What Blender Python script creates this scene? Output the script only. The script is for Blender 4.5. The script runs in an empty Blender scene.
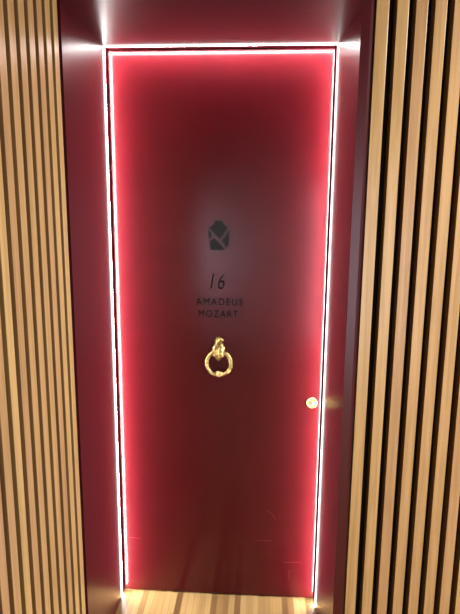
import bpy, bmesh, math, random
from mathutils import Matrix, Vector

S = bpy.context.scene
C = S.collection

# ------------------------------------------------------------------ camera
cam_data = bpy.data.cameras.new('camera')
cam = bpy.data.objects.new('camera', cam_data)
C.objects.link(cam)
cam_data.sensor_fit = 'VERTICAL'
cam_data.sensor_height = 36.0
cam_data.lens = 513.37 / 614 * 36.0
cam_data.clip_start = 0.02
rot = Matrix(((0.99822981, -0.01747507, 0.05684952),
              (0.05903083, 0.17454517, -0.98287809),
              (0.00725305, 0.98449409, 0.17526768)))
cam.matrix_world = Matrix.Translation((0.16367, -2.05143, 1.68576)) @ rot.to_4x4()
S.camera = cam

# ------------------------------------------------------------------ world, exposure
W = bpy.data.worlds.new('world')
S.world = W
W.use_nodes = True
W.node_tree.nodes['Background'].inputs['Color'].default_value = (0.9, 0.85, 0.8, 1)
W.node_tree.nodes['Background'].inputs['Strength'].default_value = 0.05
S.view_settings.view_transform = 'Standard'
S.view_settings.look = 'None'
S.view_settings.gamma = 1.0
S.view_settings.use_curve_mapping = False
S.view_settings.exposure = 0.0
S.cycles.use_adaptive_sampling = False
S.cycles.caustics_reflective = False
LED_POWER = 115.0


def area(name, loc, aim, sx, sy, power, col, spread=180):
    d = bpy.data.lights.new(name, 'AREA')
    d.shape = 'RECTANGLE'
    d.size, d.size_y = sx, sy
    d.energy = power
    d.color = col
    d.spread = math.radians(spread)
    o = bpy.data.objects.new(name, d)
    C.objects.link(o)
    o.location = loc
    v = Vector(aim) - Vector(loc)
    o.rotation_euler = v.to_track_quat('-Z', 'Y').to_euler()
    return o


# ceiling light of the corridor the photographer stands in
area('corridor_light', (2.15, -1.38, 2.78), (2.15, -1.38, 0), 0.5, 0.5, 186, (1.0, 0.87, 0.72))
area('added_lobby_fill', (-1.15, -3.8, 1.25), (-0.3, -4.2, 1.15), 0.2, 0.9, 42, (0.95, 0.88, 1.0), 110)  # added unseen fill, brightens the back wall mirrored in the door

# ------------------------------------------------------------------ fitted sizes
H = 2.30                 # clear height of the doorway
L, R = -0.4295, 0.4295   # door seams
DL, DR = 0.4726, 0.3680  # depth of left and right reveals
TL, TR = -0.00785, 0.06584
BAND = 0.040
PITCH = 0.05546
LEDY = 0.040
CEIL = 2.80
TH = 0.043               # slat thickness
XR = R + DR * math.sin(TR)
SLAT_X0 = XR + BAND


# ------------------------------------------------------------------ materials
def mat(name):
    m = bpy.data.materials.new(name)
    m.use_nodes = True
    nt = m.node_tree
    return m, nt, nt.nodes['Principled BSDF']


def node(nt, t, **kw):
    n = nt.nodes.new(t)
    for k, v in kw.items():
        setattr(n, k, v)
    return n


def simple(name, col, rough=0.5, metal=0.0, spec=0.5, coat=0.0, coat_r=0.1):
    m, nt, b = mat(name)
    b.inputs['Base Color'].default_value = (*col, 1)
    b.inputs['Roughness'].default_value = rough
    b.inputs['Metallic'].default_value = metal
    b.inputs['Specular IOR Level'].default_value = spec
    b.inputs['Coat Weight'].default_value = coat
    b.inputs['Coat Roughness'].default_value = coat_r
    return m


def ramp(nt, stops):
    r = node(nt, 'ShaderNodeValToRGB')
    e = r.color_ramp.elements
    while len(e) < len(stops):
        e.new(0.5)
    for el, (p, c) in zip(e, stops):
        el.position = p
        el.color = (*c, 1)
    return r


def lacquer(name, col, rough, coat, coat_r, spec):
    m, nt, b = mat(name)
    b.inputs['Specular IOR Level'].default_value = spec
    tc = node(nt, 'ShaderNodeTexCoord')
    nz = node(nt, 'ShaderNodeTexNoise')
    nz.inputs['Scale'].default_value = 9
    nz.inputs['Detail'].default_value = 4
    nt.links.new(tc.outputs['Object'], nz.inputs['Vector'])
    r = ramp(nt, [(0.3, tuple(c * 0.93 for c in col)), (0.7, tuple(c * 1.06 for c in col))])
    nt.links.new(nz.outputs['Fac'], r.inputs['Fac'])
    nt.links.new(r.outputs['Color'], b.inputs['Base Color'])
    mr = node(nt, 'ShaderNodeMapRange')
    mr.inputs['To Min'].default_value = rough - 0.02
    mr.inputs['To Max'].default_value = rough + 0.02
    nt.links.new(nz.outputs['Fac'], mr.inputs['Value'])
    nt.links.new(mr.outputs['Result'], b.inputs['Roughness'])
    b.inputs['Coat Weight'].default_value = coat
    b.inputs['Coat Roughness'].default_value = coat_r
    return m


def wood(name, light, dark, axis_scale, rough, vary, spec=0.5):
    m, nt, b = mat(name)
    tc = node(nt, 'ShaderNodeTexCoord')
    geo = node(nt, 'ShaderNodeNewGeometry')
    add = node(nt, 'ShaderNodeVectorMath', operation='MULTIPLY_ADD')
    cmb = node(nt, 'ShaderNodeCombineXYZ')
    for k in range(3):
        nt.links.new(geo.outputs['Random Per Island'], cmb.inputs[k])
    add.inputs[1].default_value = (37, 53, 71)
    nt.links.new(cmb.outputs[0], add.inputs[0])
    nt.links.new(tc.outputs['Object'], add.inputs[2])
    mp = node(nt, 'ShaderNodeMapping')
    mp.inputs['Scale'].default_value = axis_scale
    nt.links.new(add.outputs[0], mp.inputs['Vector'])
    n1 = node(nt, 'ShaderNodeTexNoise')
    n1.inputs['Scale'].default_value = 1.0
    n1.inputs['Detail'].default_value = 6
    n1.inputs['Roughness'].default_value = 0.62
    n1.inputs['Distortion'].default_value = 0.6
    nt.links.new(mp.outputs[0], n1.inputs['Vector'])
    r = ramp(nt, [(0.30, dark), (0.62, light)])
    nt.links.new(n1.outputs['Fac'], r.inputs['Fac'])
    hs = node(nt, 'ShaderNodeHueSaturation')
    mr = node(nt, 'ShaderNodeMapRange')
    mr.inputs['To Min'].default_value = 1 - vary
    mr.inputs['To Max'].default_value = 1 + vary
    nt.links.new(geo.outputs['Random Per Island'], mr.inputs['Value'])
    nt.links.new(mr.outputs['Result'], hs.inputs['Value'])
    mr2 = node(nt, 'ShaderNodeMapRange')
    mr2.inputs['To Min'].default_value = 0.487
    mr2.inputs['To Max'].default_value = 0.508
    nt.links.new(geo.outputs['Random Per Island'], mr2.inputs['Value'])
    nt.links.new(mr2.outputs['Result'], hs.inputs['Hue'])
    nt.links.new(r.outputs['Color'], hs.inputs['Color'])
    nt.links.new(hs.outputs['Color'], b.inputs['Base Color'])
    b.inputs['Roughness'].default_value = rough
    b.inputs['Specular IOR Level'].default_value = spec
    bp = node(nt, 'ShaderNodeBump')
    bp.inputs['Strength'].default_value = 0.08
    bp.inputs['Distance'].default_value = 0.002
    nt.links.new(n1.outputs['Fac'], bp.inputs['Height'])
    nt.links.new(bp.outputs[0], b.inputs['Normal'])
    return m


def floor_mat():
    m, nt, b = mat('strip_parquet')
    tc = node(nt, 'ShaderNodeTexCoord')
    mp = node(nt, 'ShaderNodeMapping')
    mp.inputs['Rotation'].default_value = (0, 0, math.radians(90))
    nt.links.new(tc.outputs['Object'], mp.inputs['Vector'])
    br = node(nt, 'ShaderNodeTexBrick')
    br.offset = 0.37
    br.offset_frequency = 3
    br.inputs['Scale'].default_value = 1
    br.inputs['Brick Width'].default_value = 0.42
    br.inputs['Row Height'].default_value = 0.026
    br.inputs['Mortar Size'].default_value = 0.0005
    br.inputs['Bias'].default_value = 0.0
    br.inputs['Color1'].default_value = (0, 0, 0, 1)
    br.inputs['Color2'].default_value = (1, 1, 1, 1)
    br.inputs['Mortar'].default_value = (0.1, 0.1, 0.1, 1)
    nt.links.new(mp.outputs[0], br.inputs['Vector'])
    r = ramp(nt, [(0.0, (0.13, 0.06, 0.02)), (0.22, (0.34, 0.20, 0.075)), (0.6, (0.45, 0.29, 0.115)), (1.0, (0.53, 0.35, 0.155))])
    nt.links.new(br.outputs['Color'], r.inputs['Fac'])
    mp2 = node(nt, 'ShaderNodeMapping')
    mp2.inputs['Scale'].default_value = (120, 5, 1)
    nt.links.new(tc.outputs['Object'], mp2.inputs['Vector'])
    n1 = node(nt, 'ShaderNodeTexNoise')
    n1.inputs['Scale'].default_value = 1
    n1.inputs['Detail'].default_value = 4
    nt.links.new(mp2.outputs[0], n1.inputs['Vector'])
    mx = node(nt, 'ShaderNodeMix', data_type='RGBA', blend_type='MULTIPLY')
    mx.inputs['Factor'].default_value = 0.35
    nt.links.new(r.outputs['Color'], mx.inputs['A'])
    nt.links.new(n1.outputs['Fac'], mx.inputs['B'])
    nt.links.new(mx.outputs['Result'], b.inputs['Base Color'])
    b.inputs['Roughness'].default_value = 0.38
    return m


def emit(name, col, strength):
    m, nt, b = mat(name)
    b.inputs['Base Color'].default_value = (0.8, 0.8, 0.8, 1)
    b.inputs['Emission Color'].default_value = (*col, 1)
    b.inputs['Emission Strength'].default_value = strength
    return m


M = {}
M['door'] = lacquer('crimson_door_lacquer', (0.08, 0.0036, 0.0068), 0.40, 0.68, 0.15, 0.04)
M['frame'] = lacquer('crimson_frame_lacquer', (0.055, 0.0022, 0.006), 0.45, 0.85, 0.30, 0.06)
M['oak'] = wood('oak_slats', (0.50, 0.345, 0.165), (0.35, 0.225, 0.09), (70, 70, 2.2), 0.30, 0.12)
M['oak_side'] = wood('dark_brown_sides', (0.24, 0.135, 0.043), (0.16, 0.09, 0.026), (70, 70, 2.2), 0.7, 0.1, 0.3)
M['black'] = simple('black_felt_backing', (0.012, 0.009, 0.007), 0.9, spec=0.1)
M['grey'] = simple('grey_wall_paint', (0.55, 0.54, 0.56), 0.8)
M['white'] = simple('dark_ceiling_paint', (0.06, 0.055, 0.05), 0.9)
M['dark'] = simple('dark_wall', (0.05, 0.04, 0.035), 0.8)
M['floor'] = floor_mat()
M['led'] = emit('white_led_diffuser', (1.0, 0.95, 0.92), LED_POWER)
M['led_lip'] = emit('white_led_lip', (1.0, 0.97, 0.95), 4.5)
M['panel_glow'] = emit('added_panel_glow', (0.84, 0.85, 1.0), 5.5)  # glow of the added panel behind the camera
M['alu'] = simple('anodised_aluminium', (0.45, 0.43, 0.44), 0.35, 1.0)
M['brass'] = simple('polished_brass', (0.60, 0.45, 0.19), 0.2, 1.0)
M['satin_brass'] = simple('satin_brass', (0.72, 0.60, 0.22), 0.36, 1.0)
M['ink'] = simple('engraved_letter_paint', (0.010, 0.002, 0.003), 0.7, spec=0.05)
M['emblem'] = simple('charcoal_emblem_metal', (0.024, 0.023, 0.026), 0.6, spec=0.2)
M['slot'] = simple('black_keyhole', (0.01, 0.008, 0.005), 0.7)
M['scratch'] = simple('scuffed_lacquer', (0.2, 0.02, 0.03), 0.5)


# ------------------------------------------------------------------ mesh helpers
def link(name, bm, m, parent=None, smooth=False, loc=None):
    me = bpy.data.meshes.new(name)
    bmesh.ops.recalc_face_normals(bm, faces=bm.faces[:])
    bm.to_mesh(me)
    bm.free()
    if smooth:
        for p in me.polygons:
            p.use_smooth = True
    me.materials.append(m)
    o = bpy.data.objects.new(name, me)
    C.objects.link(o)
    if parent is not None:
        o.parent = parent
    if loc is not None:
        o.location = loc
    return o


def tag(o, label=None, cat=None, group=None, kind=None):
    for k, v in (('label', label), ('category', cat), ('group', group), ('kind', kind)):
        if v:
            o[k] = v
    return o


def empty(name, loc):
    o = bpy.data.objects.new(name, None)
    o.empty_display_size = 0.05
    o.location = loc
    C.objects.link(o)
    return o


def box(bm, x0, x1, y0, y1, z0, z1, bevel=0.0):
    prism(bm, [(x0, y0), (x1, y0), (x1, y1), (x0, y1)], z0, z1, bevel)


def prism(bm, pts, z0, z1, bevel=0.0):
    b = bm.verts
    lo = [b.new((x, y, z0)) for x, y in pts]
    hi = [b.new((x, y, z1)) for x, y in pts]
    n = len(pts)
    fs = [bm.faces.new(lo[::-1]), bm.faces.new(hi)]
    for i in range(n):
        fs.append(bm.faces.new((lo[i], lo[(i + 1) % n], hi[(i + 1) % n], hi[i])))
    if bevel:
        es = list({e for f in fs for e in f.edges})
        bmesh.ops.bevel(bm, geom=es, offset=bevel, segments=2, affect='EDGES', profile=0.5)


def boxo(name, m, x0, x1, y0, y1, z0, z1, parent=None, bevel=0.0):
    bm = bmesh.new()
    box(bm, x0, x1, y0, y1, z0, z1, bevel)
    return link(name, bm, m, parent)


def flat_poly(bm, pts, y0, y1):
    """polygon given in (x, z), thickness along y"""
    a = [bm.verts.new((x, y0, z)) for x, z in pts]
    b = [bm.verts.new((x, y1, z)) for x, z in pts]
    n = len(pts)
    bm.faces.new(a)
    bm.faces.new(b[::-1])
    for i in range(n):
        bm.faces.new((a[i], b[i], b[(i + 1) % n], a[(i + 1) % n]))


def tube(bm, pts, r, seg=10, closed=False):
    n = len(pts)
    rings = []
    for i, p in enumerate(pts):
        p = Vector(p)
        a = Vector(pts[(i - 1) % n]) if (closed or i) else p
        c = Vector(pts[(i + 1) % n]) if (closed or i < n - 1) else p
        t = (c - a).normalized()
        u = Vector((0, 1, 0))
        v = t.cross(u).normalized()
        u = v.cross(t)
        rings.append([bm.verts.new(p + r * (math.cos(2 * math.pi * k / seg) * u + math.sin(2 * math.pi * k / seg) * v)) for k in range(seg)])
    for i in range(n if closed else n - 1):
        A, B = rings[i], rings[(i + 1) % n]
        for k in range(seg):
            bm.faces.new((A[k], A[(k + 1) % seg], B[(k + 1) % seg], B[k]))
    if not closed:
        bm.faces.new(rings[0])
        bm.faces.new(rings[-1][::-1])


def lathe_y(bm, prof, seg=40, cx=0, cz=0):
    """profile [(radius, y)] turned about the y axis"""
    rings = []
    for r, y in prof:
        if r < 1e-6:
            rings.append([bm.verts.new((cx, y, cz))])
        else:
            rings.append([bm.verts.new((cx + r * math.cos(2 * math.pi * k / seg), y, cz + r * math.sin(2 * math.pi * k / seg))) for k in range(seg)])
    for A, B in zip(rings, rings[1:]):
        for k in range(seg):
            k2 = (k + 1) % seg
            if len(A) == 1 and len(B) == 1:
                continue
            if len(A) == 1:
                bm.faces.new((A[0], B[k], B[k2]))
            elif len(B) == 1:
                bm.faces.new((A[k], B[0], A[k2]))
            else:
                bm.faces.new((A[k], B[k], B[k2], A[k2]))


# ------------------------------------------------------------------ setting
def struct(o, label=None):
    return tag(o, label=label, kind='structure')


YE = -2.9
YB = -4.2                      # wall behind the photographer
XE = 2.5
lx = lambda s: L - s * math.sin(TL)
struct(boxo('floor', M['floor'], -2.4, XE, YB - 0.1, 0.12, -0.08, 0.0))
struct(boxo('ceiling', M['white'], -2.4, XE, YB - 0.1, 0.12, CEIL, CEIL + 0.08))
struct(boxo('wall_front', M['black'], -0.62, XE, 0.10, 0.16, 0, CEIL))
struct(boxo('wall_back', M['grey'], -2.4, XE, YB - 0.08, YB, 0, CEIL))
# added unseen glowing panel behind the photographer, mirrored in the right trim
w_ = tag(empty('added_glow_panel', (1.25, YB, 0)), kind='structure')
bm = bmesh.new()
box(bm, -0.45, 0.45, 0.006, 0.012, 0.15, 2.05)
link('glow_pane', bm, M['panel_glow'], w_)
bm = bmesh.new()
for a_ in ((-0.5, -0.45, 0.1, 2.1), (0.45, 0.5, 0.1, 2.1), (-0.45, 0.45, 0.1, 0.15), (-0.45, 0.45, 2.05, 2.1)):
    box(bm, a_[0], a_[1], 0.0, 0.03, a_[2], a_[3])
link('glow_panel_frame', bm, M['dark'], w_)
struct(boxo('wall_far_left', M['grey'], -2.4, -2.32, YB, -2.9, 0, CEIL))
struct(boxo('wall_lobby_side', M['grey'], -2.4, lx(-YE) - TH - 0.12, -2.9, -2.82, 0, CEIL))
struct(boxo('wall_far_right', M['dark'], XE - 0.08, XE, YB, -DR, 0, CEIL))
# felt covered backings of the slat cladding
bm = bmesh.new()
prism(bm, [(lx(DL) - TH, 0.10), (lx(-YE) - TH, YE), (lx(-YE) - TH - 0.12, YE), (lx(DL) - TH - 0.12, 0.10)], 0, CEIL)
struct(link('wall_left', bm, M['black']))
struct(boxo('wall_right', M['black'], SLAT_X0, XE, -DR + TH, -DR + TH + 0.12, 0, CEIL))

# lacquered lining of the recess
bm = bmesh.new()
prism(bm, [(L, 0.10), (L, 0.0), (lx(DL), -DL), (lx(DL) - TH, -DL), (L - TH, 0.10)], 0, CEIL)
struct(link('trim_1', bm, M['frame']), 'deep crimson lacquered reveal panel along the left side of the doorway')
bm = bmesh.new()
prism(bm, [(R, 0.10), (R, 0.0), (XR, -DR), (XR + BAND - 0.012, -DR), (XR + BAND - 0.012, -DR + 0.004), (XR + BAND, -DR + 0.006), (XR + BAND, 0.10)], 0, CEIL, 0.0)
struct(link('trim_2', bm, M['frame']), 'deep crimson lacquered reveal panel with thick front edge right of the door')
bm = bmesh.new()
prism(bm, [(L, 0.10), (L, 0.0), (lx(DL), -DL), (XR, -DL), (XR, -DR), (R, 0.0), (R, 0.10)], H, CEIL)
struct(link('trim_3', bm, M['frame']), 'deep crimson lacquered soffit over the doorway')

# ------------------------------------------------------------------ slat cladding
SW = 0.0345


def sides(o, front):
    # oak veneer on the face of each slat, darker brown on its flanks
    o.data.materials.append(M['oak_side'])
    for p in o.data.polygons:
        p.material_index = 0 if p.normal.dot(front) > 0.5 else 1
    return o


bm = bmesh.new()
s = DL + 0.0639 - 0.0405
a = -TL
while s + SW < -YE:
    c = Vector((lx(s + SW / 2), -(s + SW / 2)))
    d = Vector((math.sin(a), -math.cos(a)))
    n = Vector((-math.cos(a), -math.sin(a)))
    q0, q1 = c - d * SW / 2, c + d * SW / 2
    prism(bm, [tuple(q0), tuple(q1), tuple(q1 + n * TH), tuple(q0 + n * TH)], 0.0, CEIL, 0.0012)
    s += PITCH
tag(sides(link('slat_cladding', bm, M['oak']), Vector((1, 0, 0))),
    'vertical oak slat cladding left of the red door', 'wall cladding')

bm = bmesh.new()
x = SLAT_X0 + 0.0640
box(bm, SLAT_X0 + 0.003, SLAT_X0 + 0.0405, -DR, -DR + TH, 0, CEIL, 0.0012)
while x + SW < XE - 0.09:
    box(bm, x, x + SW, -DR, -DR + TH, 0, CEIL, 0.0012)
    x += PITCH
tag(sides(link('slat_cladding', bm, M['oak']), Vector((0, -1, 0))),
    'vertical oak slat cladding with black gaps right of the red door', 'wall cladding')

# ------------------------------------------------------------------ door
G = 0.003
door = empty('door_1', (0, 0, 0))
tag(door, 'tall glossy crimson flush door numbered sixteen, edged by white light', 'door', kind='structure')
boxo('door_leaf', M['door'], L + G, R - G, 0.0, 0.05, 0.006, H - G, door, 0.0015)

# emblem: crowned letter with crossed fold lines
ez = lambda y: 1.6683 - (y - 118) * (1.6683 - 1.5500) / (455 - 118)
exx = lambda x: -0.0367 + (x - 118) * (0.0274 + 0.0367) / (295 - 118)
em = [
    [(104, 200), (165, 165), (163, 150), (166, 138), (184, 118), (198, 138), (212, 106), (226, 138), (241, 118), (259, 138), (266, 150), (264, 165), (322, 198), (226, 334)],
    [(95, 218), (144, 290), (106, 336)],
    [(335, 230), (325, 405), (302, 428), (243, 345)],
    [(112, 368), (164, 314), (284, 440), (274, 458), (124, 458)],
]
bm = bmesh.new()
for poly in em:
    flat_poly(bm, [(exx(px), ez(py)) for px, py in poly], -0.0012, 0.0005)
eo = link('emblem', bm, M['emblem'], door)
tag(eo, 'charcoal crowned envelope emblem')


def lettering(name, body, x0, x1, z0, z1, m, shear=0.0, spacing=1.0, offset=0.0):
    cu = bpy.data.curves.new(name, 'FONT')
    cu.body = body
    cu.size = 0.05
    cu.extrude = 0.0006
    cu.shear = shear
    cu.space_character = spacing
    cu.offset = offset
    tmp = bpy.data.objects.new('tmp_text', cu)
    C.objects.link(tmp)
    dg = bpy.context.evaluated_depsgraph_get()
    me = bpy.data.meshes.new_from_object(tmp.evaluated_get(dg))
    bpy.data.objects.remove(tmp)
    xs = [v.co.x for v in me.vertices]
    ys = [v.co.y for v in me.vertices]
    ax, bx_, ay, by_ = min(xs), max(xs), min(ys), max(ys)
    for v in me.vertices:
        X = x0 + (v.co.x - ax) / (bx_ - ax) * (x1 - x0)
        Z = z0 + (v.co.y - ay) / (by_ - ay) * (z1 - z0)
        v.co = (X, -0.0004 - v.co.z, Z)
    me.materials.clear()
    me.materials.append(m)
    o = bpy.data.objects.new(name, me)
    C.objects.link(o)
    o.parent = door
    return o


tag(lettering('door_number', '16', -0.0347, 0.0225, 1.3935, 1.4556, M['ink'], 0.22, 1.15, -0.0006), 'dark slanted room number')
tag(lettering('name_lettering', 'AMADEUS', -0.0935, 0.0965, 1.3262, 1.3555, M['ink'], 0, 1.25), 'dark capital lettering, upper line')
tag(lettering('name_lettering', 'MOZART', -0.0826, 0.0769, 1.2765, 1.3055, M['ink'], 0, 1.25), 'dark capital lettering, lower line')

# knocker
kn = empty('door_knocker', (0.0, 0.0, 1.085))
kn.parent = door
tag(kn, 'ornate brass ring knocker')
KS = 0.000338
hw = [(58, 4), (72, 16), (84, 22), (94, 32), (102, 56), (112, 64), (122, 60), (134, 46), (150, 38), (168, 38), (180, 44), (192, 60), (206, 70), (224, 76), (240, 66), (252, 70), (268, 62), (280, 74), (300, 76), (310, 56), (318, 60), (334, 48), (340, 36), (352, 36), (364, 14), (379, 3)]
cy0 = 400
bm = bmesh.new()
NU = 32
rows = []
for yy in range(58, 380, 3):
    for (ya, wa), (yb, wb) in zip(hw, hw[1:]):
        if ya <= yy <= yb:
            w = wa + (wb - wa) * (yy - ya) / (yb - ya)
            break
    z = (cy0 - yy) * KS
    prof = 0.006 + 0.019 * math.exp(-((yy - 268) / 62.0) ** 2) + 0.005 * math.exp(-((yy - 120) / 22.0) ** 2) + 0.006 * math.exp(-((yy - 325) / 26.0) ** 2) - 0.003 * math.exp(-((yy - 160) / 10.0) ** 2)
    sd = 0.2 + 0.4 * max(0.0, min(1.0, (yy - 170) / 70.0))
    row = []
    for k in range(NU + 1):
        u = max(-1.0, min(1.0, (-1 + 2 * (k - 1) / (NU - 2))))
        flute = 0.0035 * math.cos(u * 9.5) * (1 - abs(u)) ** 0.3 + 0.0022 * math.sin(yy * 0.22 - abs(u) * 5)
        dep = max(0.0008, prof * (sd + (1 - sd) * math.sqrt(max(0, 1 - u * u))) + flute)
        if k in (0, NU):
            dep = 0.0
            u *= 1.0
        row.append(bm.verts.new((u * w * KS - 0.0003, -dep, z)))
    rows.append(row)
for A, B in zip(rows, rows[1:]):
    for k in range(NU):
        bm.faces.new((A[k], A[k + 1], B[k + 1], B[k]))
link('backplate', bm, M['brass'], kn, True)
# ring with two beads and a groove
bm = bmesh.new()
NR, NM = 72, 24
ring = []
for i in range(NR):
    t = 2 * math.pi * i / NR
    rr = []
    for k in range(NM):
        p = 2 * math.pi * k / NM
        rad = 0.0074 * (1 - 0.22 * math.exp(-(((p + math.pi / 2 + math.pi) % (2 * math.pi) - math.pi) / 0.32) ** 2))
        r_ = 0.0505 + rad * math.cos(p)
        rr.append(bm.verts.new((r_ * math.cos(t), -0.0095 + rad * math.sin(p), r_ * math.sin(t))))
    ring.append(rr)
for i in range(NR):
    A, B = ring[i], ring[(i + 1) % NR]
    for k in range(NM):
        bm.faces.new((A[k], A[(k + 1) % NM], B[(k + 1) % NM], B[k]))
link('ring', bm, M['brass'], kn, True, (0.0013, 0, 0))
# striker boss with a petalled cap at the bottom of the ring
bm = bmesh.new()
bmesh.ops.create_uvsphere(bm, u_segments=36, v_segments=20, radius=0.0145)
for v in bm.verts:
    an = math.atan2(v.co.z, v.co.x)
    v.co *= 1 + 0.05 * math.cos(8 * an)
    v.co.y *= 0.8
lathe_y(bm, [(0.0, -0.0165), (0.0045, -0.0158), (0.0068, -0.0125), (0.0068, -0.008)], 24)
link('striker', bm, M['brass'], kn, True, (0.0035, -0.0135, -0.0445))

# lock
lk = empty('door_lock', (0.3888, 0.0, 0.9213))
lk.parent = door
tag(lk, 'round brass lock rosette')
bm = bmesh.new()
lathe_y(bm, [(0.0, 0.0), (0.0228, 0.0), (0.0231, -0.003), (0.0218, -0.0052), (0.0195, -0.0058), (0.0185, -0.0048), (0.0105, -0.0046), (0.0, -0.0046)], 48)
link('rosette', bm, M['satin_brass'], lk, True)
bm = bmesh.new()
lathe_y(bm, [(0.0100, -0.0040), (0.0100, -0.0075), (0.0088, -0.0085), (0.0, -0.0085)], 32)
link('lock_cylinder', bm, M['satin_brass'], lk, True)
bm = bmesh.new()
lathe_y(bm, [(0.0, -0.0089), (0.0022, -0.0089), (0.0022, -0.008)], 14, 0, 0.002)
box(bm, -0.0011, 0.0011, -0.0089, -0.008, -0.006, 0.002)
link('keyhole', bm, M['slot'], lk)
bm = bmesh.new()
for k in range(10):
    an = 2 * math.pi * k / 10
    lathe_y(bm, [(0.0, -0.0052), (0.0013, -0.0051), (0.0013, -0.0044)], 8, 0.0145 * math.cos(an), 0.0145 * math.sin(an))
link('engraved_dots', bm, M['slot'], lk)

# scuffs on the lacquer
bm = bmesh.new()
arc = [(0.186 + 0.07 * math.sin(t), 0, 0.352 + 0.075 * math.cos(t)) for t in [0.35 + 0.1 * k for k in range(10)]]
tube(bm, arc, 0.0004, 6)
tube(bm, [(0.165, 0, 0.276), (0.2, 0, 0.279), (0.235, 0, 0.277)], 0.0004, 6)
tube(bm, [(0.29, 0, 0.175), (0.33, 0, 0.178), (0.37, 0, 0.178)], 0.0004, 6)
tube(bm, [(-0.40, 0, 0.265), (-0.37, 0, 0.264), (-0.345, 0, 0.262)], 0.0004, 6)
tube(bm, [(0.318, 0, 0.09), (0.316, 0, 0.12), (0.317, 0, 0.14)], 0.0004, 6)
tag(link('scratch', bm, M['scratch'], door), 'fine pale scuff lines')


# ------------------------------------------------------------------ light strips
def strip(label, loc, run, inward):
    """wedge shaped light profile: a softly glowing lip towards the corridor, the bright face towards the door"""
    root = empty('light_strip', loc)
    tag(root, label, 'light strip')
    run, inward = Vector(run), Vector(inward)
    yv = Vector((0, 1, 0))

    def sweep(pts):
        bm = bmesh.new()
        a_ = [bm.verts.new(inward * i_ + yv * y_ + run * 0) for i_, y_ in pts]
        b_ = [bm.verts.new(inward * i_ + yv * y_ + run) for i_, y_ in pts]
        n = len(pts)
        bm.faces.new(a_)
        bm.faces.new(b_[::-1])
        for k in range(n):
            bm.faces.new((a_[k], b_[k], b_[(k + 1) % n], a_[(k + 1) % n]))
        return bm
    d = link('diffuser', sweep([(0.0002, -0.010), (LIP, -0.0085), (0.0002, 0.0080)]), M['led_lip'], root)
    d.data.materials.append(M['led'])
    nb = (inward * 0.0165 + yv * LIP).normalized()
    for p in d.data.polygons:
        p.material_index = 1 if p.normal.dot(nb) > 0.95 else 0
    link('channel', sweep([(-0.002, 0.0080), (0.0008, 0.0080), (0.0008, 0.0110), (-0.002, 0.0110)]), M['alu'], root)


LIP = 0.0036
xl, xr = lx(LEDY), R + LEDY * math.sin(TR)
strip('thin white light strip running up the left edge of the red door', (xl, -LEDY, 0.001), (0, 0, H - 0.002), (1, 0, 0))
strip('thin white light strip running up the right edge beside the brass lock', (xr, -LEDY, 0.001), (0, 0, H - 0.002), (-1, 0, 0))
strip('thin white light strip running across the top of the red door', (xl + LIP, -LEDY, H), (xr - xl - 2 * LIP, 0, 0), (0, 0, -1))
